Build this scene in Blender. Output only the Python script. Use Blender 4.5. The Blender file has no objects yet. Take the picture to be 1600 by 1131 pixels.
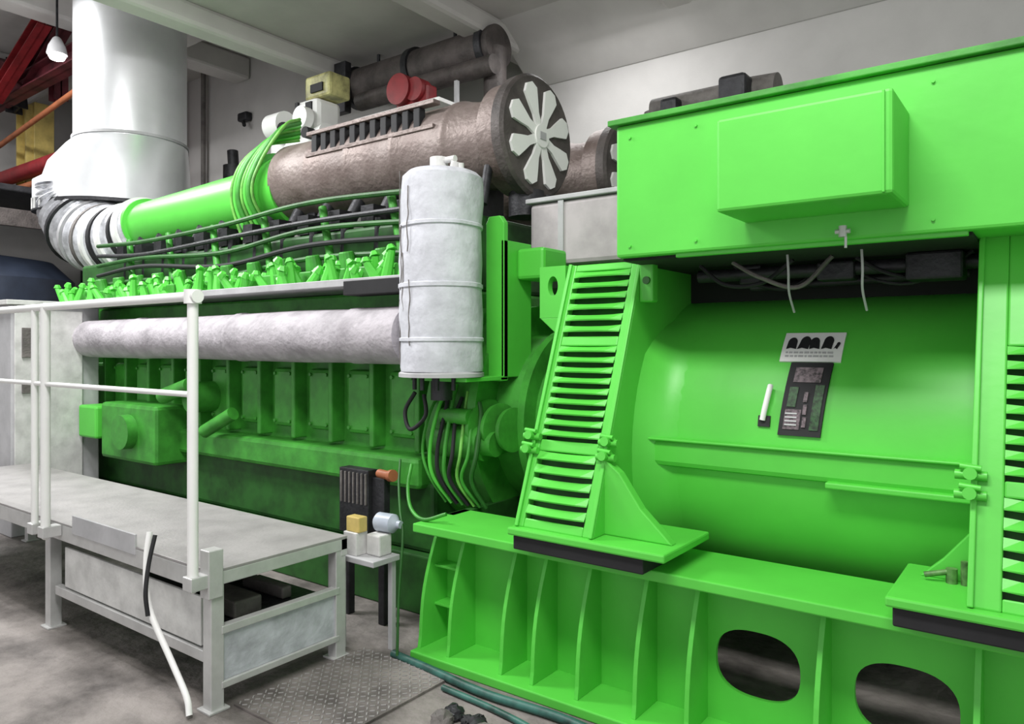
import bpy, bmesh, math, random
from mathutils import Vector, Matrix
random.seed(4)
S=bpy.context.scene
try:
    S.view_settings.view_transform='Standard'
    S.view_settings.look='None'
except Exception as e: print(e)

# ---------------- materials ----------------
def mat(name,col,rough=.5,metal=0,var=.15,scale=6,bump=.0,bscale=40,col2=None,coat=0):
    m=bpy.data.materials.new(name); m.use_nodes=True
    nt=m.node_tree; N=nt.nodes; L=nt.links
    b=N['Principled BSDF']
    tc=N.new('ShaderNodeTexCoord'); n=N.new('ShaderNodeTexNoise'); n.inputs['Scale'].default_value=scale
    n.inputs['Detail'].default_value=6; n.inputs['Roughness'].default_value=.6
    L.new(tc.outputs['Object'],n.inputs['Vector'])
    r=N.new('ShaderNodeValToRGB')
    c2=col2 or tuple(c*(1-var*2) for c in col)
    r.color_ramp.elements[0].position=.3; r.color_ramp.elements[1].position=.62
    r.color_ramp.elements[0].color=(*c2,1); r.color_ramp.elements[1].color=(*col,1)
    L.new(n.outputs['Fac'],r.inputs['Fac']); L.new(r.outputs['Color'],b.inputs['Base Color'])
    b.inputs['Roughness'].default_value=rough; b.inputs['Metallic'].default_value=metal
    if coat: b.inputs['Coat Weight'].default_value=coat
    if bump:
        n2=N.new('ShaderNodeTexNoise'); n2.inputs['Scale'].default_value=bscale; n2.inputs['Detail'].default_value=5
        L.new(tc.outputs['Object'],n2.inputs['Vector'])
        bp=N.new('ShaderNodeBump'); bp.inputs['Strength'].default_value=bump; bp.inputs['Distance'].default_value=.02
        L.new(n2.outputs['Fac'],bp.inputs['Height']); L.new(bp.outputs['Normal'],b.inputs['Normal'])
    return m
def emis(name,col,st):
    m=bpy.data.materials.new(name); m.use_nodes=True
    b=m.node_tree.nodes['Principled BSDF']; b.inputs['Emission Color'].default_value=(*col,1); b.inputs['Emission Strength'].default_value=st
    return m
GREEN=mat('green_paint',(.098,.57,.060),.42,0,.05,3,.03,25)
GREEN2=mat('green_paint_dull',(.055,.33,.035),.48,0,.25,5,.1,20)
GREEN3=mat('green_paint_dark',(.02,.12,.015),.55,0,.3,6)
LIME=mat('lime_green_hose',(.19,.54,.09),.5,0,.3,9)
RECSHADE=mat('recess_shade_black',(.006,.010,.006),.8)  # near-black that stands in for shade in the recess above the barrel
BLACK=mat('black_rubber',(.012,.012,.014),.7,0,.2,8)
WHITE=mat('white_paint',(.84,.84,.82),.45,0,.03,4)
OFFW=mat('weathered_white_paint',(.64,.64,.62),.55,0,.16,7,.1,30)
SKIRT=mat('pale_skirt_panel',(.52,.54,.58),.6,0,.2,7,.2,30)
DUCT=mat('polished_duct_cladding',(.84,.85,.87),.33,.45,.05,2,.04,8)
WRAP=mat('white_insulation_wrap',(.62,.63,.68),.75,0,.14,7,.6,9)
PIPEG=mat('grey_insulated_pipe',(.47,.44,.47),.75,0,.2,6,.4,30)
BROWN=mat('brown_exhaust_lagging',(.23,.185,.17),.5,.3,.3,4,.35,30,col2=(.13,.095,.085))
DECK=mat('checker_deck_steel',(.36,.345,.34),.5,.2,.12,5,.1,60)
STEEL=mat('galvanized_steel',(.56,.56,.55),.45,.3,.1,8)
GREYP=mat('grey_paint',(.47,.47,.48),.6,0,.12,5)
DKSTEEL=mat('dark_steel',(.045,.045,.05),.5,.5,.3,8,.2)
DKBR=mat('dark_brown_pipe',(.10,.085,.08),.6,.2,.3,5,.3)
GREYST=mat('mottled_grey_steel',(.18,.165,.155),.7,.1,.3,5,.3)  # dark grey mottled by noise, shared by pipes, wires and tags
RED=mat('red_paint',(.25,.015,.02),.5,0,.25,5)
ORANGE=mat('orange_paint',(.42,.14,.06),.5,0,.2,5)
YEL=mat('yellow_paint',(.60,.46,.14),.5,0,.2,5)
TEAL=mat('teal_hose',(.04,.15,.12),.5,0,.4,9)
FLOORM=mat('stained_concrete',(.25,.225,.21),.75,0,.2,2.6,.8,14,col2=(.06,.052,.048))
WALLM=mat('painted_plaster',(.56,.545,.53),.85,0,.07,1.2,.05)
CEILM=mat('concrete_ceiling',(.54,.52,.50),.9,0,.12,.8,.05)
BEAMM=mat('concrete_beam',(.62,.60,.58),.9,0,.1,.8)
GLOW=emis('lamp_glow',(1,.98,.95),8)

# ---------------- helpers ----------------
def empty(name,loc=(0,0,0)):
    o=bpy.data.objects.new(name,None); S.collection.objects.link(o); o.location=loc; o.empty_display_size=.1; return o
def mk(name,bm,m,par=None,smooth=False,bev=0):
    me=bpy.data.meshes.new(name); bmesh.ops.recalc_face_normals(bm,faces=bm.faces[:]); bm.to_mesh(me); bm.free()
    o=bpy.data.objects.new(name,me); S.collection.objects.link(o)
    me.materials.append(m)
    if smooth:
        for p in me.polygons: p.use_smooth=True
        try: me.set_sharp_from_angle(angle=math.radians(40))
        except Exception: pass
    if bev:
        b=o.modifiers.new('b','BEVEL'); b.width=bev; b.segments=2; b.limit_method='ANGLE'
    if par: o.parent=par
    return o
def addbox(bm,a,b,M=None):
    vs=[]
    for x in (a[0],b[0]):
        for y in (a[1],b[1]):
            for z in (a[2],b[2]):
                v=Vector((x,y,z)); vs.append(bm.verts.new(M@v if M else v))
    for f in ((0,1,3,2),(4,6,7,5),(0,4,5,1),(2,3,7,6),(0,2,6,4),(1,5,7,3)):
        bm.faces.new([vs[i] for i in f])
def box(name,a,b,m,par=None,bev=.008):
    bm=bmesh.new(); addbox(bm,a,b); return mk(name,bm,m,par,False,bev)
def boxes(name,lst,m,par=None,bev=.004,M=None):
    bm=bmesh.new()
    for a,b in lst: addbox(bm,a,b,M)
    return mk(name,bm,m,par,False,bev)
def addcyl(bm,p,q,r,r2=None,seg=32,cap=True):
    p=Vector(p);q=Vector(q); r2=r if r2 is None else r2
    d=(q-p).normalized(); u=d.orthogonal().normalized(); w=d.cross(u)
    A=[];B=[]
    for i in range(seg):
        t=2*math.pi*i/seg; k=u*math.cos(t)+w*math.sin(t)
        A.append(bm.verts.new(p+k*r)); B.append(bm.verts.new(q+k*r2))
    for i in range(seg):
        j=(i+1)%seg; bm.faces.new((A[i],A[j],B[j],B[i]))
    if cap: bm.faces.new(A[::-1]); bm.faces.new(B)
def cyls(name,lst,m,par=None,seg=20):
    bm=bmesh.new()
    for c in lst: addcyl(bm,c[0],c[1],c[2],c[3] if len(c)>3 else None,seg)
    return mk(name,bm,m,par,True)
def lathe(name,p,d,prof,m,par=None,seg=40):
    bm=bmesh.new(); p=Vector(p); d=Vector(d).normalized(); u=d.orthogonal().normalized(); w=d.cross(u); rings=[]
    for s,r in prof:
        rings.append([bm.verts.new(p+d*s+(u*math.cos(2*math.pi*i/seg)+w*math.sin(2*math.pi*i/seg))*r) for i in range(seg)])
    for a,b in zip(rings,rings[1:]):
        for i in range(seg):
            j=(i+1)%seg; bm.faces.new((a[i],a[j],b[j],b[i]))
    bm.faces.new(rings[0][::-1]); bm.faces.new(rings[-1])
    return mk(name,bm,m,par,True)
def sweep(name,pts,rad,m,par=None,seg=28):
    bm=bmesh.new(); P=[Vector(p) for p in pts]; rings=[]
    up=None
    for i,p in enumerate(P):
        t=(P[min(i+1,len(P)-1)]-P[max(i-1,0)]).normalized()
        if up is None: up=t.orthogonal().normalized()
        up=(up-t*up.dot(t)).normalized(); w=t.cross(up); r=rad[i] if isinstance(rad,(list,tuple)) else rad
        rings.append([bm.verts.new(p+(up*math.cos(2*math.pi*k/seg)+w*math.sin(2*math.pi*k/seg))*r) for k in range(seg)])
    for a,b in zip(rings,rings[1:]):
        for i in range(seg):
            j=(i+1)%seg; bm.faces.new((a[i],a[j],b[j],b[i]))
    bm.faces.new(rings[0][::-1]); bm.faces.new(rings[-1])
    return mk(name,bm,m,par,True)
def smoothpts(pts,n=8):
    P=[Vector(p) for p in pts]; P=[P[0]*2-P[1]]+P+[P[-1]*2-P[-2]]; out=[]
    for i in range(1,len(P)-2):
        for k in range(n):
            t=k/n; a,b,c,d=P[i-1:i+3]
            out.append(.5*((2*b)+(c-a)*t+(2*a-5*b+4*c-d)*t*t+(3*b-a-3*c+d)*t**3))
    out.append(P[-2]); return out
def hose(name,pts,r,m,par=None,seg=10): return sweep(name,smoothpts(pts),r,m,par,seg)
def prism(name,poly,axis,a0,a1,m,par=None,bev=.006):
    bm=bmesh.new()
    def P(p,a): return {'X':(a,p[0],p[1]),'Y':(p[0],a,p[1]),'Z':(p[0],p[1],a)}[axis]
    A=[bm.verts.new(P(p,a0)) for p in poly]; B=[bm.verts.new(P(p,a1)) for p in poly]
    bm.faces.new(A); bm.faces.new(B[::-1])
    for i in range(len(poly)):
        j=(i+1)%len(poly); bm.faces.new((A[i],A[j],B[j],B[i]))
    return mk(name,bm,m,par,False,bev)
def holeplate(name,x0,x1,z0,z1,y0,y1,cx,cz,rx,rz,m,par=None,pw=2.6):
    bm=bmesh.new(); n=48; In=[];Out=[]
    angs=[2*math.pi*i/n for i in range(n)]
    for (X,Z) in ((x0,z0),(x1,z0),(x0,z1),(x1,z1)): angs.append(math.atan2(Z-cz,X-cx)%(2*math.pi))
    angs=sorted(set(angs))
    for y in (y0,y1):
        I=[];O=[]
        for t in angs:
            c,s=math.cos(t),math.sin(t)
            k=(abs(c/rx)**pw+abs(s/rz)**pw)**(-1/pw); I.append(bm.verts.new((cx+c*k,y,cz+s*k)))
            ks=[]
            if c>1e-9: ks.append((x1-cx)/c)
            if c<-1e-9: ks.append((x0-cx)/c)
            if s>1e-9: ks.append((z1-cz)/s)
            if s<-1e-9: ks.append((z0-cz)/s)
            k=min(ks); O.append(bm.verts.new((cx+c*k,y,cz+s*k)))
        In.append(I);Out.append(O)
    m_=len(angs)
    for i in range(m_):
        j=(i+1)%m_
        bm.faces.new((In[0][i],In[0][j],Out[0][j],Out[0][i])); bm.faces.new((In[1][i],Out[1][i],Out[1][j],In[1][j]))
        bm.faces.new((In[0][i],In[1][i],In[1][j],In[0][j])); bm.faces.new((Out[0][i],Out[0][j],Out[1][j],Out[1][i]))
    return mk(name,bm,m,par)

# ---------------- room ----------------
box('floor',(-16,-3,-.1),(5,8,0),FLOORM,bev=0)
box('ceiling',(-16,-3,6.2),(5,8,6.35),CEILM,bev=0)
box('wall_back',(-16,7,0),(5,7.15,6.2),WALLM,bev=0)
box('wall_left',(-15.15,-3,0),(-15,7,6.2),WALLM,bev=0)
cs=empty('concrete_slab')
box('slab',(-7.3,-3,5.05),(5,7,5.3),CEILM,cs,.02)
for i,x in enumerate((-7.15,-4.9,-2.9,-.9,1.1)):
    box('downstand_%d'%i,(x-.15,-3,4.82),(x+.15,7,5.06),BEAMM,cs,.05)
prism('haunch',[(6.2,5.06),(7.0,5.06),(7.0,4.55)],'X',-4.9,5,BEAMM,cs,.02)
cb=empty('ceiling_beam')
for i,x in enumerate((-13.5,-10.6)):
    box('beam_%d'%i,(x-.2,-3,5.85),(x+.2,7,6.2),BEAMM,cb,.04)
box('main_beam',(-15,5.2,5.75),(-7.3,5.6,6.2),BEAMM,cb,.04)

# ---------------- generator ----------------
G=empty('generator')
Yb,Zb,Yt,Zt=2.68,.79,3.14,2.0
sv=Vector((0,Yt-Yb,Zt-Zb)); Lp=sv.length; sv.normalize(); nv=Vector((0,-sv.z,sv.y))
def slantM(x):
    M=Matrix.Identity(4)
    M.col[0]=(1,0,0,0); M.col[1]=(*sv,0); M.col[2]=(*nv,0); M.col[3]=(x,Yb,Zb,1); return M
def endframe(tag,x0,x1,slot0,slot1,groups):
    d=.05
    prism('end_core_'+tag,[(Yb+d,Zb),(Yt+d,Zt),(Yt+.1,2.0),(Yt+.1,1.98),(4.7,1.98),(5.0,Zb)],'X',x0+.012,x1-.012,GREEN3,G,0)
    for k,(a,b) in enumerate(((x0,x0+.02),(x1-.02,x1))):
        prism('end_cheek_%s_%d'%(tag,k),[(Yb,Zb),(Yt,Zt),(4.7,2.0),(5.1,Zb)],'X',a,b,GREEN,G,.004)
    M=slantM(0); bars=[]
    def s(z): return (z-Zb)/(Zt-Zb)*Lp
    bars.append(((x0+.005,0,-.05),(slot0,Lp,0))); bars.append(((slot1,0,-.05),(x1-.005,Lp,0)))
    last=0; fins=[]
    for z0,z1,n in groups:
        bars.append(((slot0,last,-.03),(slot1,s(z0),-.001))); last=s(z1)
        p=(s(z1)-s(z0))/n
        for i in range(n):
            s0=s(z0)+i*p; fins.append((s0+p*.34,s0+p*1.0))
    bars.append(((slot0,last,-.03),(slot1,Lp,-.001)))
    boxes('louvre_frame_'+tag,bars,GREEN,G,.006,M)
    bm=bmesh.new()
    for a,b in fins:
        pts=[(a,.022),(a+.005,.028),(b,-.004),(b,-.03),(a+.012,.008)]
        st=[]
        for i in range(7):
            t=i/6; x=slot0+(slot1-slot0)*t; bow=math.sin(math.pi*t)**.5 if 0<t<1 else 0
            st.append([bm.verts.new(M@Vector((x,p[0]-.006*bow,p[1]*(1 if p[1]<0 else (.15+.85*bow))))) for p in pts])
        bm.faces.new(st[0]); bm.faces.new(st[-1][::-1])
        for A,B in zip(st,st[1:]):
            for i in range(5): bm.faces.new((A[i],A[(i+1)%5],B[(i+1)%5],B[i]))
    mk('louvre_slats_'+tag,bm,GREEN,G)
    boxes('seam_'+tag,[((x0,0,0),(x0+.018,Lp,.014)),((x1-.018,0,0),(x1,Lp,.014))],GREEN,G,.004,M)
    L=[]
    for xx in (x0,x1):
        for k in range(2):
            z=1.12+k*.06; y=Yb+(z-Zb)*(Yt-Yb)/(Zt-Zb)
            L.append(((xx-.045,y-.015,z),(xx+.045,y-.015,z),.016)); L.append(((xx,y-.055,z+.01),(xx,y+.02,z),.02)); L.append(((xx-.03,y-.03,z+.03),(xx+.03,y-.03,z+.025),.010))
    cyls('waist_bolts_'+tag,L,GREEN,G,12)
endframe('a',-1.97,-1.57,-1.93,-1.625,[(.83,1.12,5),(1.17,1.60,9),(1.645,1.965,6)])
endframe('b',-.235,.20,-.145,.14,[(.83,1.12,5),(1.17,1.60,9)])
def foot(tag,x0,x1):
    box('foot_plate_'+tag,(x0,2.64,.755),(x1,3.1,.79),GREEN,G,.008)
    box('rubber_mount_'+tag,(x0+.02,2.66,.69),(x1-.1,3.05,.755),BLACK,G,.006)
foot('a',-1.99,-1.23); foot('b',-.46,.5)
prism('foot_gusset_a',[(-1.58,.79),(-1.26,.79),(-1.29,.82),(-1.40,.92),(-1.50,1.06),(-1.58,1.12)],'Y',2.78,2.83,GREEN,G,.006)
prism('foot_gusset_c',[(-.235,.79),(-.40,.79),(-.33,.86),(-.235,.98)],'Y',2.95,2.98,GREEN,G,.004)
cyls('foot_fitting',[((-.30,2.92,.79),(-.30,2.92,.84),.018),((-.30,2.92,.83),(-.38,2.90,.81),.010),((-.26,2.92,.79),(-.26,2.92,.87),.014)],mat('oily_green_fitting',(.14,.30,.09),.5,.1,.4,20),G,12)
lathe('stator_barrel',(-1.58,3.9,1.1),(1,0,0),[(0,.75),(1.36,.75)],GREEN,G,96)
box('waist_flange',(-1.57,3.115,1.05),(-.235,3.4,1.175),GREEN,G,.025)
box('waist_lip',(-1.57,3.095,1.168),(-.235,3.2,1.18),GREEN,G,.005)
box('waist_lip_lower',(-.75,3.08,1.035),(-.235,3.25,1.06),GREEN,G,.006)
box('barrel_cradle',(-1.57,3.55,.69),(-.235,4.3,.8),GREEN3,G,.01)
box('recess_shade_back',(-1.57,3.70,1.80),(-.235,3.9,1.985),RECSHADE,G,0)  # backing coloured near-black to paint the shadow over the barrel
bm=bmesh.new(); rows=[]
for i in range(17):
    th=math.radians(124+i*6)
    c,s_=math.cos(th),math.sin(th); row=[]
    for j in range(7):
        t=j/6; r=.75+.12*(1-t)**2.2*min(1,i/4); x=-1.57+.17*t
        row.append(bm.verts.new((x,3.9+r*c,1.1+r*s_)))
    rows.append(row)
for a,b in zip(rows,rows[1:]):
    for j in range(6): bm.faces.new((a[j],a[j+1],b[j+1],b[j]))
mk('barrel_flare',bm,GREEN,G,True)
box('upper_housing',(-1.57,2.88,1.985),(1.2,4.9,2.56),GREEN,G,.012)
box('housing_lid',(-1.60,2.855,2.56),(1.23,4.93,2.585),GREEN2,G,.004)
box('terminal_box',(-1.0,2.58,2.08),(-.4236,2.9,2.415),GREEN,G,.012)
box('terminal_box_cover_edge',(-.455,2.572,2.085),(-.447,2.6,2.41),GREEN,G,.002)
box('housing_under_lip',(-1.30,2.9,1.97),(-.25,2.93,1.99),GREEN,G,.004)
box('housing_shade_sheet',(-1.56,2.93,1.972),(-.24,3.7,1.986),RECSHADE,G,0)  # added dark sheet: shade below the housing put into its colour
cyls('housing_screws',[((x,2.885,z),(x,2.872,z),.006) for x in (-1.5,-1.2,-.35,-.05) for z in (2.03,2.5)],GREEN,G,10)
cyls('breather_fitting',[((-.63,2.84,1.99),(-.63,2.84,2.03),.014),((-.655,2.84,2.01),(-.605,2.84,2.01),.009),((-.62,2.84,1.95),(-.62,2.84,1.99),.005)],STEEL,G,12)
for k,(x,zb) in enumerate(((-.90,1.74),(-.62,1.74))):
    hose('hanging_wire_%d'%k,[(x,3.1,1.985),(x+.002,3.11,1.9),(x-.004,3.14,zb+.08),(x,3.2,zb)],.005,GREYP,G,8)
cyls('recess_conduit',[((-1.4,3.4,1.93),(-.25,3.4,1.93),.03),((-1.2,3.55,1.88),(-.3,3.55,1.9),.02)],DKSTEEL,G,12)
boxes('recess_junctions',[((-.85,3.35,1.88),(-.7,3.45,1.96)),((-.5,3.3,1.86),(-.3,3.45,1.97)),((-1.2,3.38,1.88),(-1.1,3.45,1.97))],DKSTEEL,G,.01)
random.seed(21)
for k in range(7):
    x=random.uniform(-1.35,-.6); y=random.uniform(3.15,3.5)
    hose('recess_cable_%d'%k,[(x,y,1.97),(x+.12,y,1.90-random.random()*.04),(x+.28,y+.02,1.88-random.random()*.03),(x+.42,y,1.97)],random.uniform(.006,.011),(BLACK,DKSTEEL,BLACK,GREYST)[k%4],G,8)
def onb(x,z,off=0):
    a=math.asin(max(-1,min(1,(z-1.1)/.75))); r=.75+off
    return Vector((x,3.9-r*math.cos(a),1.1+r*math.sin(a)))
def barrelpatch(name,x0,x1,z0,z1,off,m,n=6,lean=0):
    bm=bmesh.new(); f=[];b=[]
    for i in range(n+1):
        z=z0+(z1-z0)*i/n; dx=lean*(z-z0)
        f.append([bm.verts.new(onb(x+dx,z,off)) for x in (x0,x1)]); b.append([bm.verts.new(onb(x+dx,z,-.01)) for x in (x0,x1)])
    for i in range(n):
        bm.faces.new((f[i][0],f[i][1],f[i+1][1],f[i+1][0]))
        bm.faces.new((f[i][0],f[i+1][0],b[i+1][0],b[i][0])); bm.faces.new((f[i][1],b[i][1],b[i+1][1],f[i+1][1]))
    bm.faces.new((f[0][0],b[0][0],b[0][1],f[0][1])); bm.faces.new((f[n][0],f[n][1],b[n][1],b[n][0]))
    return mk(name,bm,m,G)
barrelpatch('maker_label',-.985,-.735,1.528,1.65,.008,WHITE)
for k,(xc,w,h,sk) in enumerate(((-.945,.022,.05,.0),(-.897,.024,.055,.006),(-.848,.022,.05,-.004),(-.80,.022,.055,.004),(-.765,.008,.03,.01))):
    bm=bmesh.new(); z0=1.578; pts=[]
    for i in range(12):
        t=math.pi*i/11; pts.append((xc+sk+w*math.cos(t)*.9,z0+h-w+w*math.sin(t)))
    pts+=[(xc-w,z0),(xc-.2*w,z0+.006),(xc+w*.9,z0)]
    bm.faces.new([bm.verts.new(onb(p[0],p[1],.011)) for p in pts]); mk('label_mark_%d'%k,bm,BLACK,G)
random.seed(9)
for r_ in range(2):
    x=-.965
    while x<-.77:
        w=random.uniform(.008,.022); barrelpatch('label_rule',x,x+w,1.546+r_*.015,1.553+r_*.015,.0105,GREYP,1); x+=w+.006
barrelpatch('rating_plate',-.955,-.785,1.225,1.522,.012,BLACK,6,.08)
PL=mat('plate_grey',(.20,.15,.17),.5,0,.5,70); PLG=mat('plate_green_tint',(.03,.10,.03),.5,0,.5,60)
barrelpatch('plate_field_a',-.91,-.80,1.44,1.50,.015,PL,3,.08); barrelpatch('plate_field_b',-.925,-.89,1.34,1.42,.015,PLG,3,.08)
barrelpatch('plate_field_c',-.935,-.87,1.25,1.33,.015,PL,3,.08); barrelpatch('plate_field_d',-.83,-.795,1.25,1.43,.015,PLG,3,.08)
for k in range(4): barrelpatch('plate_line_%d'%k,-.928,-.88,1.265+k*.015,1.271+k*.015,.018,GREYP,1,.08)
for k in range(3): barrelpatch('plate_bar_%d'%k,-.86,-.845,1.26+k*.05,1.30+k*.05,.017,PL,1,.08)
hose('plate_lever',[onb(-1.0,1.42,.02),onb(-1.0,1.39,.03),onb(-1.01,1.33,.025),onb(-1.02,1.28,.015)],.012,WHITE,G)
barrelpatch('plate_lever_base',-1.04,-.99,1.255,1.30,.01,BLACK,2)
holeplate('lifting_ear',-2.14,-1.985,1.74,2.0,3.12,3.16,-2.06,1.90,.03,.05,GREEN,G,2)
prism('lifting_ear_rib',[(-2.14,1.74),(-1.97,1.74),(-1.97,1.6)],'Y',3.12,3.16,GREEN,G,.004)
box('ear_pad',(-1.57,3.10,1.80),(-1.50,3.16,1.985),GREEN,G,.01)
cyls('ear_pad_hole',[((-1.53,3.09,1.90),(-1.53,3.105,1.90),.018)],GREEN3,G,16)

# ---------------- base frame ----------------
B=empty('generator_base_frame')
box('top_flange',(-2.67,2.74,.645),(1.2,3.15,.69),GREEN,B,.006)
box('bottom_flange',(-2.67,2.72,.0),(1.2,3.15,.045),GREEN,B,.006)
box('web_0',(-2.67,2.98,.045),(-1.22,3.0,.645),GREEN,B,0)
holeplate('web_1',-1.22,-.72,.045,.645,2.98,3.0,-.985,.31,.17,.135,GREEN,B)
holeplate('web_2',-.72,-.21,.045,.645,2.98,3.0,-.45,.31,.17,.135,GREEN,B)
box('web_3',(-.21,2.98,.045),(1.2,3.0,.645),GREEN,B,0)
for k,x in enumerate((-2.655,-2.46,-2.13,-1.95,-1.71,-1.43,-1.2,-.71,-.22,.3)):
    poly=[(2.99,.645),(2.90,.645)]
    for i in range(9):
        t=i/8; poly.append((2.90-.12*t-.03*math.sin(math.pi*t),.60-.50*t))
    poly+=[(2.77,.045),(2.99,.045)]
    prism('stiffener_%d'%k,poly,'X',x-.010,x+.010,GREEN,B,.002)
boxes('end_ribs',[((-2.67,2.88,z),(-2.46,2.98,z+.012)) for z in (.24,.44)],GREEN,B,.002)
box('frame_inner',(-2.6,4.4,.0),(1.2,4.45,.69),GREEN3,B,0)
box('cross_member',(-2.67,3.0,.2),(-2.62,4.4,.69),GREEN3,B,0)

# ---------------- engine ----------------
E=empty('gas_engine')
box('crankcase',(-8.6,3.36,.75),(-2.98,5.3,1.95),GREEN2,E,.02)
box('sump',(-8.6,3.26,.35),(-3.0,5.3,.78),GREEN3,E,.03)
box('oil_rail',(-7.0,3.18,.74),(-3.05,3.40,.93),GREEN2,E,.03)
box('engine_base_rail',(-8.8,3.2,0),(-2.72,3.5,.35),GREEN3,E,.01)
box('engine_base_rail_far',(-8.8,5.0,0),(-2.72,5.3,.35),GREEN3,E,.01)
for i in range(12):
    x=-3.12-i*.40
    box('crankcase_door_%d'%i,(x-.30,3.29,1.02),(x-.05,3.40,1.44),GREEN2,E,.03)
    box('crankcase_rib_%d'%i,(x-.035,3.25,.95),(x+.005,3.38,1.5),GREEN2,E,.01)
    cyls('door_bolts_%d'%i,[((x-.28+dx,3.30,z),(x-.28+dx,3.275,z),.012) for dx in (.02,.19) for z in (1.06,1.40)],GREEN2,E,8)
ap=empty('insulated_air_pipe')
lathe('lagging',(-6.98,3.08,1.66),(1,0,0),[(0,.165),(.9,.165),(.91,.170),(.95,.170),(.96,.165),(1.6,.160),(2.3,.165),(2.31,.172),(2.35,.172),(2.36,.166),(3.0,.171),(3.5,.165),(3.51,.172),(3.56,.172),(3.57,.17),(3.98,.17)],PIPEG,ap)
cyls('pipe_brackets',[((x,3.08,1.66),(x,3.36,1.66),.03) for x in (-6.2,-4.8,-3.4)],GREEN2,ap)
box('service_ledge',(-7.4,2.96,1.955),(-2.98,3.55,2.0),GREYP,E,.004)
box('ledge_dark_edge',(-3.45,2.95,1.90),(-2.97,3.1,1.985),BLACK,E,.004)
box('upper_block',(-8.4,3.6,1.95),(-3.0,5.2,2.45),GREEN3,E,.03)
random.seed(4)
bm=bmesh.new(); bm2=bmesh.new(); bm3=bmesh.new(); bm4=bmesh.new()
for i in range(13):
    x=-3.25-i*.36
    addbox(bm,(x-.13,3.30,2.0),(x+.13,3.75,2.12))
    addcyl(bm,(x,3.45,2.10),(x,3.42,2.25),.07,.05,16)
    for k in range(12):
        dx=random.uniform(-.18,.18); y=3.08+random.random()*.45; h=random.uniform(.06,.18)
        p=Vector((x+dx,y,2.0)); q=p+Vector((random.uniform(-.07,.07),random.uniform(-.05,.03),h))
        addcyl(bm2,p,q,.036,.024,8); addcyl(bm2,q,q+Vector((random.uniform(-.03,.03),0,.03)),.036,.02,6)
    addcyl(bm3,(x-.1,3.7,2.3),(x+.05,3.85,2.75),.05,.05,12)
    addcyl(bm3,(x+.1,3.62,2.2),(x+.12,3.62,2.5),.03,.03,10)
    addbox(bm3,(x-.05,3.6,2.45),(x+.08,3.72,2.6))
    if i%2: addcyl(bm4,(x+.12,3.5,2.15),(x-.05,3.55,2.62),.03,.03,10)
mk('cylinder_heads',bm,GREEN2,E,False,.01); mk('injector_fittings',bm2,GREEN,E,True); mk('exhaust_runners',bm3,DKSTEEL,E,True); mk('coolant_risers',bm4,GREEN2,E,True)
for k in range(5):
    z=2.2+.1*k; hose('ignition_harness_%d'%k,[(-7.8,3.5,z),(-6.8,3.45,z+random.uniform(-.06,.06)),(-5.6,3.5,z+random.uniform(-.06,.06)),(-4.4,3.46,z+random.uniform(-.08,.06)),(-3.1,3.5,z)],.02,(GREEN3,BLACK,GREEN3,DKSTEEL,GREEN3)[k],E,8)
def manifold(y,x0,extra=False):
    par=empty('exhaust_manifold')
    prof=[(0,.30),(.03,.335)]; s=.03
    Lx=-2.78-x0
    while s<Lx-.9:
        s+=.42; prof+=[(s,.325),(s+.01,.333),(s+.05,.333),(s+.06,.325)]; s+=.06
    prof+=[(Lx-.5,.32),(Lx-.4,.30),(Lx-.22,.30),(Lx-.20,.37),(Lx,.38)]
    lathe('lagged_pipe',(x0,y,2.97),(1,0,0),prof,BROWN,par,48)
    X=-2.78
    lathe('end_ring',(X-.06,y,2.97),(1,0,0),[(0,.40),(.07,.405),(.09,.385),(.091,.32)],DKBR,par,48)
    bm=bmesh.new(); addcyl(bm,(X+.03,y,2.97),(X+.06,y,2.97),.075,None,24)
    for k in range(8):
        t=2*math.pi*(k+.5)/8; c,s_=math.cos(t),math.sin(t)
        def P(r,w,x): return bm.verts.new((x,y+r*c-w*s_,2.97+r*s_+w*c))
        pts=[(.03,.03),(.15,.030),(.22,.05),(.30,.070),(.345,.03),(.345,-.03),(.30,-.070),(.22,-.05),(.15,-.030),(.03,-.03)]
        A=[P(r,w,X+.032) for r,w in pts]; Bv=[P(r,w,X+.05) for r,w in pts]
        bm.faces.new(A); bm.faces.new(Bv[::-1])
        for i in range(len(pts)): j=(i+1)%len(pts); bm.faces.new((A[i],A[j],Bv[j],Bv[i]))
    mk('spoked_end_cover',bm,WHITE,par)
    box('hub_plate',(X+.06,y-.035,2.945),(X+.066,y+.035,2.995),GREYP,par,.002)
    boxes('saddles',[((x-.05,y-.15,2.45),(x+.05,y+.15,2.7)) for x in (-4.9,-4.0,-3.2)],DKSTEEL,par,.01)
    if extra:
        boxes('slotted_guard',[((-4.7+.11*k,3.70,3.10),(-4.64+.11*k,3.76,3.24)) for k in range(11)],BLACK,par,.006)
        boxes('guard_rail',[((-4.75,3.69,3.24),(-3.4,3.76,3.27)),((-4.75,3.68,3.07),(-3.4,3.72,3.10))],BROWN,par,.004)
manifold(4.0,-5.25,True); manifold(5.28,-5.25)
cyls('manifold_drain',[((-2.95,3.72,2.75),(-2.95,3.66,2.5),.03),((-2.75,4.1,2.6),(-2.75,4.1,2.5),.03),((-2.85,4.0,2.62),(-2.85,4.0,2.45),.12)],DKSTEEL,E,14)
gp=empty('green_exhaust_pipe')
lathe('pipe_run',(-8.1,4.0,2.84),(1,0,.03),[(0,.27),(.3,.27),(.31,.30),(.37,.30),(.38,.26),(2.2,.27),(2.35,.27),(2.36,.34),(2.42,.34),(2.43,.30),(2.55,.30),(2.56,.36),(2.63,.36),(2.64,.31),(2.9,.33)],GREEN,gp,48)
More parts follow.
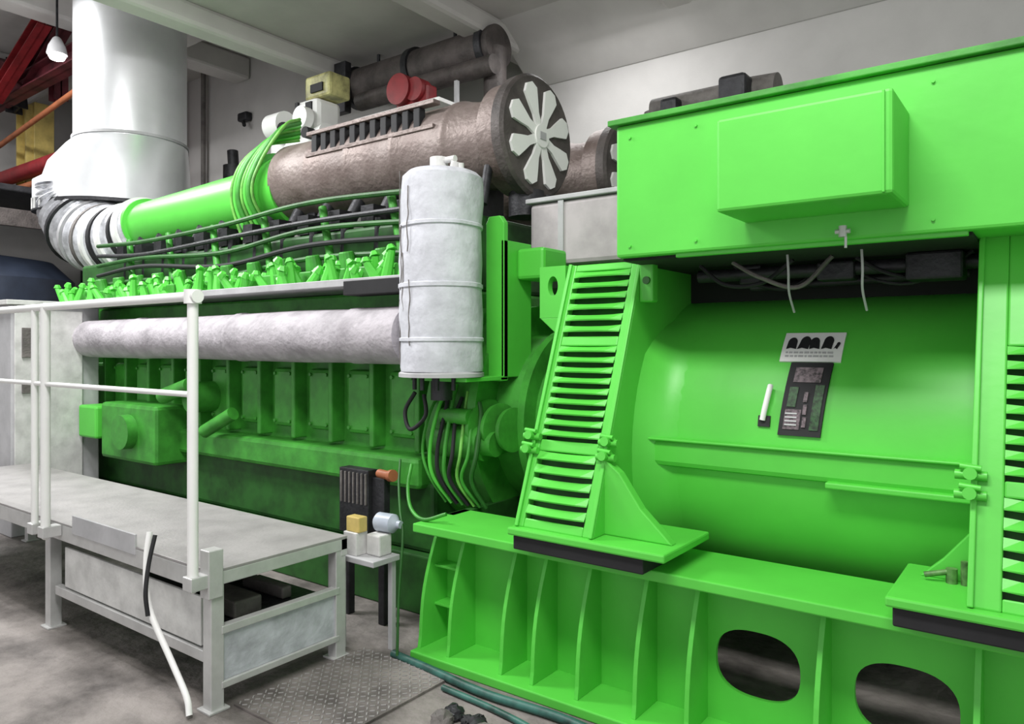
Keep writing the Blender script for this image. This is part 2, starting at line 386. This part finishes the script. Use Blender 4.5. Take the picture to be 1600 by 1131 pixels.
for k in range(7):
    t=k*.05; hose('collar_hose_%d'%k,[(-5.58+t,3.68+.02*k,2.50),(-5.62+t,3.60,2.82),(-5.58+t,3.64,3.10),(-5.48+t,3.80,3.30+.02*k),(-5.3,4.05,3.38+.03*k)],.014+.004*(k%3),(LIME,GREEN,GREEN2)[k%3],gp)
FOIL=mat('foil_bend',(.68,.69,.73),.42,.35,.3,7,.4,12)
fb=empty('flexible_duct_bend')
pts=[];rad=[]
n=120
for i in range(n+1):
    t=i/n
    if t<.85:
        a=t/.85*math.pi/2; p=(-7.75-1.6*math.sin(a),4.02,2.83+.60*(1-math.cos(a))-.16*math.sin(2*a))
    else: p=(-9.35,4.02,3.43+(t-.85)*.2)
    pts.append(p); rad.append(.32+.15*min(1,t*1.5)+.020*math.sin(i*1.2))
sweep('foil_sleeve',pts,rad,FOIL,fb,40)
for k,(i,m) in enumerate(((2,WHITE),(9,BLACK),(16,WHITE),(24,BLACK),(31,WHITE),(40,GREYST),(52,GREYP),(64,DKSTEEL))):
    sweep('bend_band_%d'%k,[pts[i],pts[i+1],pts[i+3]],rad[i]+.033,m,fb,40)

# vertical lagged filter
V=empty('insulated_filter_vessel')
vx,vy=-2.75,3.05
bm=bmesh.new(); prof=[(0,.225),(.02,.228),(.16,.222),(.165,.230),(.18,.230),(.185,.224),(.30,.230),(.45,.226),(.455,.233),(.475,.233),(.48,.225),(.60,.231),(.78,.222),(.785,.231),(.80,.231),(.805,.224),(.92,.230),(1.02,.225),(1.06,.222),(1.09,.19),(1.10,.05)]
rings=[]
for s,r in prof:
    rings.append([bm.verts.new((vx+(r+.006*math.sin(3*2*math.pi*i/56+s*5)+.003*math.sin(7*2*math.pi*i/56-s*9))*math.cos(2*math.pi*i/56),vy+(r+.005*math.sin(3*2*math.pi*i/56+s*5))*math.sin(2*math.pi*i/56),1.46+s)) for i in range(56)])
for a,b in zip(rings,rings[1:]):
    for i in range(56): j=(i+1)%56; bm.faces.new((a[i],a[j],b[j],b[i]))
bm.faces.new(rings[0][::-1]); bm.faces.new(rings[-1]); mk('lagged_body',bm,WRAP,V,True)
lathe('base_flange',(vx,vy,1.43),(0,0,1),[(0,.235),(.02,.235),(.03,.22)],GREYP,V,48)
cyls('top_fittings',[((vx-.02,vy,2.55),(vx-.02,vy,2.64),.05),((vx+.09,vy,2.54),(vx+.11,vy,2.60),.03),((vx+.16,vy-.02,2.5),(vx+.16,vy-.02,2.58),.015),((vx-.02,vy,2.62),(vx+.10,vy,2.62),.018),((vx-.12,vy-.04,2.53),(vx-.12,vy-.04,2.58),.03)],OFFW,V,14)
for k in range(6):
    a=math.radians((-125,-118,-100,-128,-112,-95)[k]); pts2=[]
    z=(1.5,1.9,2.1,2.2,1.75,1.6)[k]
    for i in range(8):
        aa=a+random.uniform(-.05,.05); pts2.append((vx+.231*math.cos(aa),vy+.231*math.sin(aa),z+i*.05))
    hose('lacing_wire_%d'%k,pts2,.003,GREYST,V,6)
cyls('bottom_studs',[((vx+.15*math.cos(t),vy+.15*math.sin(t),1.36),(vx+.15*math.cos(t),vy+.15*math.sin(t),1.44),.012) for t in (-2.2,-1.6,-1,-.4)]+[((vx,vy,1.3),(vx,vy,1.44),.06)],DKSTEEL,V,10)
prism('bracket_plate',[(-2.66,1.42),(-2.53,1.42),(-2.53,2.30),(-2.56,2.34),(-2.64,2.34),(-2.66,2.30)],'Y',3.33,3.37,GREEN,E,.005)
box('bracket_foot',(-2.95,3.30,1.40),(-2.53,3.37,1.425),GREEN,E,.005)
box('bracket_tray',(-2.85,3.0,1.405),(-2.53,3.37,1.428),GREEN,E,.003)
box('bracket_rib',(-2.55,3.33,1.42),(-2.53,3.6,2.2),GREEN,E,.004)
box('bracket_block',(-2.53,3.45,1.98),(-2.34,3.7,2.16),GREEN,E,.02)
lathe('flywheel_housing',(-3.0,3.9,1.15),(1,0,0),[(0,.72),(.12,.72),(.121,.66),(.3,.66),(.301,.70),(.36,.70),(.361,.52),(.55,.5),(.551,.56),(.60,.56),(.601,.45),(.84,.45)],GREEN2,E,64)
box('housing_backing',(-2.9,4.3,.69),(-2.16,4.35,2.0),GREEN3,E,0)
for k in range(8):
    x=-2.93+k*.042; z0=1.38-random.random()*.10
    hose('starter_cable_%d'%k,[(x,3.24,z0),(x+.03*random.random(),3.12+.015*k,1.2),(x-.03+.015*k,3.12,1.0),(x+.05*random.random(),3.13,.85),(x+.08,3.2,.70)],random.uniform(.007,.013),(GREEN2,GREEN,BLACK,GREEN2,BLACK,LIME,GREEN2,GREEN3)[k],E,8)
hose('cable_loop',[(-3.0,3.1,1.33),(-3.06,3.08,1.22),(-3.0,3.06,1.12),(-2.9,3.08,1.2),(-2.93,3.1,1.32)],.012,BLACK,E)
cyls('starter_motor',[((-2.95,3.25,1.05),(-2.6,3.25,1.05),.10),((-2.6,3.25,1.05),(-2.52,3.25,1.05),.07),((-2.85,3.18,1.2),(-2.65,3.18,1.2),.045)],GREEN2,E)
for k in range(3):
    lathe('coupling_ring_%d'%k,(-2.66+k*.09,3.32,1.13),(1,-.1,0),[(0,.16-.02*k),(.02,.165-.02*k),(.03,.165-.02*k),(.034,.14-.02*k)],GREEN2,E,32)
hose('green_drain_hose',[(-2.98,3.05,.92),(-2.92,2.96,.82),(-2.8,2.86,.73),(-2.65,2.80,.70),(-2.52,2.83,.74)],.010,GREEN2,E)
hose('teal_drain_hose',[(-3.02,3.0,.95),(-2.93,2.9,.84),(-2.84,2.82,.72),(-2.76,2.76,.6),(-2.73,2.7,.3),(-2.70,2.66,.03)],.007,GREEN3,E)
box('front_pump_block',(-6.6,2.98,.65),(-5.7,3.36,1.12),GREEN2,E,.03)
box('front_pump_cover',(-6.95,2.95,.8),(-6.62,3.3,1.08),GREEN,E,.02)
cyls('pump_flange',[((-6.1,2.9,.9),(-6.1,3.0,.9),.14),((-5.4,3.1,1.2),(-5.4,3.3,1.2),.12),((-5.7,3.05,1.2),(-5.3,3.05,1.3),.06),((-5.2,3.1,.95),(-4.9,3.15,1.1),.05)],GREEN2,E)
j=empty('pale_air_box')
box('box_body',(-2.72,3.85,2.10),(-2.05,4.2,2.5),mat('pale_box_paint',(.46,.42,.43),.6,0,.2,3),j,.03)
box('box_lid',(-2.74,3.83,2.5),(-2.03,4.22,2.53),GREYP,j,.006)
box('box_strap',(-2.5,3.84,2.10),(-2.46,3.85,2.5),GREYP,j,.002)
box('box_stand',(-2.6,4.0,1.5),(-2.3,4.2,2.1),GREEN3,j,0)

# ---------------- ventilation duct ----------------
D=empty('ventilation_duct')
def ringloft(name,R,m,par,seg=56):
    bm=bmesh.new(); rings=[]
    for (x,y,z,r) in R: rings.append([bm.verts.new((x+r*math.cos(2*math.pi*i/seg),y+r*math.sin(2*math.pi*i/seg),z)) for i in range(seg)])
    for a,b in zip(rings,rings[1:]):
        for i in range(seg): j=(i+1)%seg; bm.faces.new((a[i],a[j],b[j],b[i]))
    bm.faces.new(rings[0][::-1]); bm.faces.new(rings[-1]); return mk(name,bm,m,par,True)
ringloft('riser',[(-8.95,4.4,3.98,.61),(-8.95,4.4,6.2,.61)],DUCT,D)
ringloft('seam_ring',[(-8.95,4.4,3.99,.63),(-8.95,4.4,4.02,.63)],GREYP,D)
ringloft('hood',[(-9.28,4.40,3.27,.82),(-9.28,4.40,3.5,.82),(-9.2,4.40,3.74,.77),(-9.02,4.4,3.93,.66),(-8.95,4.4,3.98,.62)],DUCT,D)
ringloft('hood_rim',[(-9.28,4.40,3.23,.83),(-9.28,4.40,3.27,.83)],DKSTEEL,D)
ringloft('side_inlet',[(-9.45,3.92,3.30,.38),(-9.45,3.92,3.52,.38),(-9.42,3.95,3.60,.3)],DUCT,D)
cyls('rim_studs',[((-9.42+.39*math.cos(t),3.92+.39*math.sin(t),3.17),(-9.42+.39*math.cos(t),3.92+.39*math.sin(t),3.30),.011) for t in [math.radians(a) for a in range(-150,10,15)]],OFFW,D,8)
lathe('inlet_ring',(-9.42,3.92,3.15),(0,0,1),[(0,.40),(.02,.40),(.021,.37)],DKSTEEL,D,40)

# ---------------- service platform ----------------
P=empty('service_platform')
x0,x1,y0,y1,zt=-6.9,-2.96,1.80,2.56,.62
box('deck_plate',(x0,y0,zt-.012),(x1,y1,zt),DECK,P,.002)
boxes('edge_channels',[((x0,y0,zt-.10),(x1,y0+.04,zt-.012)),((x0,y1-.04,zt-.10),(x1,y1,zt-.012)),((x1-.04,y0,zt-.07),(x1,y1,zt-.012)),((x0,y0,zt-.1),(x0+.04,y1,zt-.012))],STEEL,P,.003)
legx=(-2.995,-4.62,-6.8)
boxes('legs',[((x-.032,y-.032,0),(x+.032,y+.032,zt-.05)) for x in legx for y in (y0+.03,y1-.04)],STEEL,P,.004)
boxes('leg_base_plates',[((x-.05,y-.05,0),(x+.05,y+.05,.010)) for x in legx for y in (y0+.03,y1-.04)],STEEL,P,.002)
box('side_skirt',(-4.45,y0+.02,.26),(-3.08,y0+.035,.48),OFFW,P,.003)
box('skirt_rail',(-4.55,y0+.01,.20),(-3.0,y0+.05,.25),STEEL,P,.003)
box('end_skirt',(x1-.03,y0+.06,.12),(x1-.015,y1-.06,.33),SKIRT,P,.003)
boxes('end_frame',[((x1-.045,y0+.05,.33),(x1,y1-.05,.365)),((x1-.045,y0+.05,.09),(x1,y1-.05,.12))],STEEL,P,.003)
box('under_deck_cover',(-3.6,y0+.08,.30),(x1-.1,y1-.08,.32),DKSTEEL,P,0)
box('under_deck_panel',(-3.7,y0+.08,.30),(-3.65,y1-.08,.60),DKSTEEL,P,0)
boxes('stored_tools',[((-3.4,2.0,.32),(-3.1,2.15,.40)),((-3.5,2.3,.32),(-3.15,2.36,.38))],GREYST,P,.01)
H=empty('handrail')
def tube(name,pts,r): 
    bm=bmesh.new()
    for a,b in zip(pts,pts[1:]): addcyl(bm,a,b,r,None,14)
    for p in pts: bmesh.ops.create_uvsphere(bm,u_segments=14,v_segments=8,radius=r*1.02,matrix=Matrix.Translation(p))
    return mk(name,bm,WHITE,H,True)
zr=1.81; yr=1.73; px=-2.99; qx=-4.47
tube('rail_post_a',[(px,yr,.56),(px,yr,zr)],.023)
tube('rail_post_b',[(qx,yr,.56),(qx,yr,zr)],.024)
tube('rail_post_c',[(qx-.14,yr,.56),(qx-.14,yr,zr-.02)],.018)
tube('top_rail',[(-6.3,yr,zr),(px,yr,zr)],.020)
tube('mid_rail',[(-6.3,yr,1.39),(px,yr,1.39)],.013)
tube('rail_post_d',[(-6.3,yr,.50),(-6.3,yr,zr)],.022)
cyls('rail_end_knob',[((px,yr,zr-.03),(px,yr,zr+.03),.036),((px-.04,yr,zr),(px+.04,yr,zr),.028)],WHITE,H)
boxes('post_brackets',[((x-.035,yr-.028,.55),(x+.035,y0-.001,.61)) for x in (px,qx,qx-.14,-6.3)],STEEL,H,.004)
boxes('corner_socket',[((-3.02,y0-.02,.50),(-2.95,y0+.05,.71))],STEEL,P,.004)
boxes('toe_board',[((-4.3,y0-.006,zt-.04),(-3.62,y0+.006,zt+.06))],GREYP,P,.002)
st=empty('checker_floor_plate')
box('plate',(-2.95,1.9,0),(-2.35,2.66,.012),FLOORM,st,.002)
bm=bmesh.new()
for i in range(18):
    for k in range(23):
        M=Matrix.Translation((-2.93+i*.033,1.92+k*.033,.0125))@Matrix.Rotation(math.radians(45 if (i+k)%2 else -45),4,'Z')
        addbox(bm,(-.011,-.003,-.002),(.011,.003,.003),M)
mk('tread_pattern',bm,DECK,st)

hp=empty('white_hose')
hose('hose_run',[(-3.42,1.765,.73),(-3.40,1.74,.62),(-3.36,1.72,.48),(-3.31,1.72,.37),(-3.16,1.73,.20),(-3.04,1.73,.08),(-3.0,1.72,.014)],.014,WHITE,hp)
hose('black_strap',[(-3.38,1.77,.72),(-3.36,1.73,.60),(-3.33,1.70,.48),(-3.31,1.70,.38)],.010,BLACK,hp)

kb=empty('maintenance_shelf')
box('yellow_can',(-3.04,2.62,.62),(-2.94,2.68,.70),YEL,kb,.006)
box('white_can',(-2.94,2.67,.50),(-2.84,2.76,.61),OFFW,kb,.008)
box('can_stand',(-3.05,2.61,.50),(-2.95,2.69,.62),OFFW,kb,.004)
box('can_shelf',(-3.1,2.59,.47),(-2.8,2.78,.50),GREYP,kb,.004)
boxes('shelf_legs',[((-3.08,2.6,0),(-3.05,2.63,.47)),((-2.85,2.74,0),(-2.82,2.77,.47))],GREYP,kb,.002)
lathe('bottle',(-2.95,2.75,.66),(1,.1,0),[(0,.03),(.02,.05),(.12,.05),(.15,.02),(.17,.02)],mat('pale_blue_bottle',(.45,.50,.58),.35),kb,20)
cyls('orange_plug',[((-3.17,2.98,.86),(-3.06,2.96,.86),.026),((-3.06,2.96,.86),(-3.03,2.955,.865),.034)],ORANGE,kb,16)
boxes('gauge_rack',[((-3.45,2.92,.50),(-3.2,3.0,.88)),((-3.2,2.95,.50),(-3.1,3.0,.84)),((-3.45,2.95,0),(-3.40,3.0,.5)),((-3.15,2.95,0),(-3.10,3.0,.5))],DKSTEEL,kb,.006)
boxes('gauge_rack_tags',[((-3.43+.035*k,2.91,.68),(-3.42+.035*k,2.92,.86)) for k in range(7)],GREYST,kb,.001)

C=empty('control_cabinet')
box('cabinet_body',(-7.9,2.45,.0),(-7.0,3.15,1.94),GREYP,C,.01)
box('cabinet_door',(-7.0,2.47,.12),(-6.98,3.0,1.90),OFFW,C,.004)
box('cabinet_top',(-7.95,2.40,1.94),(-6.95,3.17,1.98),OFFW,C,.004)
boxes('cabinet_meter',[((-6.98,2.52,1.5),(-6.965,2.62,1.75)),((-6.98,2.52,1.2),(-6.965,2.58,1.3))],GREYST,C,.003)

# ---------------- background ----------------
t=empty('valve_actuator')
box('actuator_head',(-6.72,5.2,4.30),(-6.30,5.5,4.56),mat('pale_yellow',(.55,.52,.22),.5,0,.4,6),t,.03)
box('actuator_body',(-6.85,5.15,3.95),(-6.45,5.5,4.30),WHITE,t,.06)
cyls('actuator_parts',[((-6.9,5.1,4.05),(-7.15,5.1,4.05),.15),((-6.55,5.1,4.05),(-6.55,5.0,4.05),.12),((-6.9,5.2,3.75),(-6.3,5.2,3.85),.14),((-7.2,5.3,3.2),(-7.2,5.3,4.0),.16),((-7.0,5.1,3.7),(-6.2,5.1,3.68),.10)],WHITE,t,24)
boxes('actuator_gaps',[((-6.62,5.13,4.0),(-6.52,5.16,4.25)),((-6.8,5.13,4.12),(-6.75,5.16,4.28)),((-6.6,5.18,4.36),(-6.4,5.2,4.45))],BLACK,t,.002)
cyls('actuator_gaps2',[((-6.9,5.05,3.95),(-6.75,4.95,3.95),.07),((-6.4,5.05,3.85),(-6.4,4.95,3.85),.06)],BLACK,t,16)
box('actuator_mast',(-7.0,5.35,0),(-6.9,5.45,4.0),GREYP,t,0)
g=empty('pipe_gantry')
box('gantry_plate',(-6.2,5.45,4.03),(-4.95,5.75,4.07),WHITE,g,.004)
cyls('gantry_brace',[((-6.2,5.5,4.0),(-5.5,5.5,3.75),.08)],WHITE,g,16)
boxes('gantry_posts',[((-4.97,5.7,0),(-4.93,5.74,4.3)),((-6.15,5.65,0),(-6.10,5.7,4.03))],GREYP,g,.002)
rb=empty('red_alarm_bell')
cyls('alarm_body',[((-5.5,5.6,4.25),(-5.5,5.42,4.25),.16),((-5.3,5.6,4.22),(-5.3,5.45,4.22),.12)],RED,rb,28)
box('alarm_base',(-5.6,5.5,4.07),(-5.15,5.65,4.26),RED,rb,.02)
op=empty('overhead_pipework')
cyls('pipes',[((-6.9,6.1,4.72),(-4.7,6.1,4.72),.22),((-6.6,5.9,4.45),(-4.6,5.9,4.45),.10),((-4.75,6.1,4.7),(-4.75,6.1,4.1),.12)],DKBR,op,32)
cyls('pipe_collars',[((x,6.1,4.72),(x+.08,6.1,4.72),.25) for x in (-6.9,-5.9,-4.85)],DKSTEEL,op,32)
cyls('pipe_hangers',[((x,6.1,4.8),(x,6.1,5.05),.02) for x in (-6.5,-5.3)],DKSTEEL,op,8)
boxes('pipe_bracket',[((-6.95,5.8,4.35),(-6.75,5.9,4.95))],DKSTEEL,op,.01)
op2=empty('crankcase_breather_pipe')
cyls('breather',[((-2.55,5.3,3.42),(-2.0,5.3,3.42),.10),((-2.0,5.3,3.42),(-1.6,5.3,3.40),.12),((-2.55,5.3,3.42),(-2.55,5.3,2.6),.08)],GREYST,op2,28)
boxes('breather_valve',[((-2.42,5.1,3.0),(-2.28,5.3,3.45)),((-1.95,5.05,3.25),(-1.75,5.3,3.5))],DKSTEEL,op2,.03)
cyls('breather_leg',[((-2.35,5.35,0),(-2.35,5.35,3.4),.05)],DKSTEEL,op2,20)
wp=empty('wall_pipes')
cyls('grey_pipe',[((-11.6,6.9,0),(-11.6,6.9,6.2),.04)],GREYST,wp,14)
wr=empty('red_riser_pipe'); cyls('riser',[((-12.25,6.8,3.92),(-12.25,6.8,6.2),.09)],RED,wr,16)
wl=empty('wall_lamp'); box('lamp_body',(-10.6,6.88,5.18),(-10.35,7.0,5.32),DKSTEEL,wl,.03)
cyls('lamp_arm',[((-10.45,6.9,5.16),(-10.35,6.85,5.08),.03)],DKSTEEL,wl,10)
dm=empty('gas_regulator')
cyls('regulator_body',[((-8.7,5.6,3.3),(-8.7,5.6,3.95),.13),((-8.7,5.6,3.95),(-8.72,5.6,4.15),.07),((-8.5,5.6,3.3),(-8.3,5.6,3.7),.10)],DKSTEEL,dm,20)
cyls('regulator_leg',[((-8.7,5.6,0),(-8.7,5.6,3.3),.08)],DKSTEEL,dm,12)
rt=empty('red_steel_truss')
def ibeam(name,p,q,w,m,par):
    p=Vector(p);q=Vector(q); d=(q-p); L=d.length; d.normalize(); M=Matrix.Translation(p)@d.to_track_quat('X','Z').to_matrix().to_4x4()
    boxes(name,[((0,-w,-w),(L,w,-w*.8)),((0,-w,w*.8),(L,w,w)),((0,-w*.12,-w),(L,w*.12,w))],m,par,.003,M)
DKRED=mat('dark_red_steel',(.14,.02,.03),.6,0,.4,4)
ibeam('chord',(-14.8,4.5,5.42),(-10.5,4.5,5.50),.12,DKRED,rt)
ibeam('diag_1',(-13.6,4.5,6.1),(-12.2,4.5,5.5),.11,DKRED,rt); ibeam('diag_2',(-11.0,4.5,6.1),(-12.2,4.5,5.5),.11,DKRED,rt)
ibeam('diag_3',(-12.6,4.2,5.25),(-10.9,4.2,5.95),.09,RED,rt); ibeam('diag_4',(-13.2,4.7,5.3),(-13.4,4.7,6.1),.12,DKSTEEL,rt)
ibeam('post',(-12.2,4.9,5.3),(-12.2,4.9,6.15),.10,DKRED,rt)
hl=empty('pendant_lamp'); lathe('shade',(-10.25,4.1,5.30),(0,0,1),[(0,.12),(.1,.10),(.2,.05),(.22,.03)],GREYP,hl,28); lathe('bulb',(-10.25,4.1,5.22),(0,0,1),[(0,.03),(.02,.08),(.06,.10),(.08,.10)],GLOW,hl,24)
cyls('stem',[((-10.25,4.1,5.5),(-10.25,4.1,6.2),.015)],DKSTEEL,hl,8)
rp=empty('orange_brace_pipe'); cyls('brace',[((-14.95,4.62,4.65),(-10.95,4.62,5.13),.04)],ORANGE,rp,14); cyls('drop',[((-10.95,4.62,5.13),(-10.95,4.62,6.2),.035)],DKSTEEL,rp,14)
yc=empty('yellow_crane_column'); box('column_plate',(-13.85,5.0,3.9),(-13.35,5.3,5.55),YEL,yc,.01); ibeam('column',(-13.6,5.1,3.9),(-13.6,5.1,5.5),.2,YEL,yc)
rr=empty('red_header_pipe'); cyls('header',[((-14.98,4.75,4.32),(-11.2,4.75,4.32),.12)],RED,rr,20); cyls('header2',[((-14.98,4.75,4.08),(-11.2,4.75,4.08),.06)],ORANGE,rr,20)
boxes('header_hanger',[((-14.5,4.7,3.9),(-14.45,4.8,4.3)),((-12.2,4.7,3.9),(-12.15,4.8,4.3))],DKSTEEL,rr,.002)
mz=empty('mezzanine_walkway'); box('mezz_deck',(-14.98,2.2,3.80),(-12.0,6.98,3.9),DKSTEEL,mz,.02); box('mezz_fascia',(-12.05,2.2,3.30),(-11.98,6.98,3.55),DKBR,mz,.01)
boxes('mezz_joists',[((-14.98,2.3,3.3),(-12.05,2.4,3.8)),((-14.98,6.4,3.3),(-12.05,6.5,3.8)),((-14.98,6.4,0),(-14.85,6.5,3.3)),((-12.15,6.4,0),(-12.05,6.5,3.3)),((-14.98,2.3,0),(-14.85,2.4,3.3)),((-12.15,2.3,0),(-12.05,2.4,3.3))],DKSTEEL,mz,.01)
dt=empty('dark_storage_tank'); lathe('tank',(-13.3,4.3,0),(0,0,1),[(0,1.2),(2.6,1.2),(2.9,.9),(3.0,.2)],mat('navy_tank',(.03,.04,.065),.5,.2,.2,3),dt,40)

# ---------------- floor clutter ----------------
fc=empty('teal_floor_hose')
hose('hose_a',[(-2.75,2.68,.022),(-2.5,2.66,.022),(-2.1,2.62,.022),(-1.7,2.64,.022),(-1.3,2.60,.022),(-.7,2.62,.022),(-.3,2.58,.022)],.020,TEAL,fc)
hose('hose_b',[(-2.3,2.56,.016),(-2.0,2.54,.016),(-1.75,2.50,.016),(-1.5,2.42,.016),(-1.2,2.2,.016)],.014,TEAL,fc)
rg=empty('oily_rag_pile')
random.seed(11)
for k in range(7):
    bm=bmesh.new(); r=random.uniform(.03,.055)
    bmesh.ops.create_icosphere(bm,subdivisions=3,radius=r,matrix=Matrix.Translation((-1.98+random.uniform(-.12,.12),2.36+random.uniform(-.05,.05),r*.5)))
    for v in bm.verts: v.co+=Vector((random.uniform(-1,1),random.uniform(-1,1),random.uniform(-1,1)))*r*.14; v.co.z=max(.001,v.co.z*.8)
    mk('rag_%d'%k,bm,(BLACK,DKSTEEL,GREYST)[k%3],rg,True)

# ---------------- lights ----------------
def area(name,loc,rot,size,sy,en,col=(1,1,1)):
    l=bpy.data.lights.new(name,'AREA'); l.shape='RECTANGLE'; l.size=size; l.size_y=sy; l.energy=en; l.color=col
    o=bpy.data.objects.new(name,l); o.location=loc; o.rotation_euler=rot; S.collection.objects.link(o); return o
area('ceiling_lamp_front',(-.8,.4,4.75),(math.radians(15),0,0),2.5,.8,215,(1,.99,.97))
area('ceiling_lamp_middle',(-5.7,1.5,4.75),(math.radians(10),0,0),1.8,.6,230)
area('ceiling_lamp_far',(-10.2,2.6,5.6),(0,0,0),2.5,.8,340)
area('ceiling_lamp_rear',(-3.5,6.0,4.78),(0,0,0),1.0,.4,32)
w=bpy.data.worlds.new('World'); S.world=w; w.use_nodes=True
w.node_tree.nodes['Background'].inputs[0].default_value=(.98,.98,1,1); w.node_tree.nodes['Background'].inputs[1].default_value=.90

# ---------------- camera ----------------
c=bpy.data.cameras.new('camera'); c.sensor_width=36; c.lens=26; c.shift_y=-.016; c.clip_start=.05
co=bpy.data.objects.new('camera',c); co.location=(0,0,1.6); co.rotation_euler=(math.radians(90),0,math.radians(36.6)); S.collection.objects.link(co)
S.camera=co
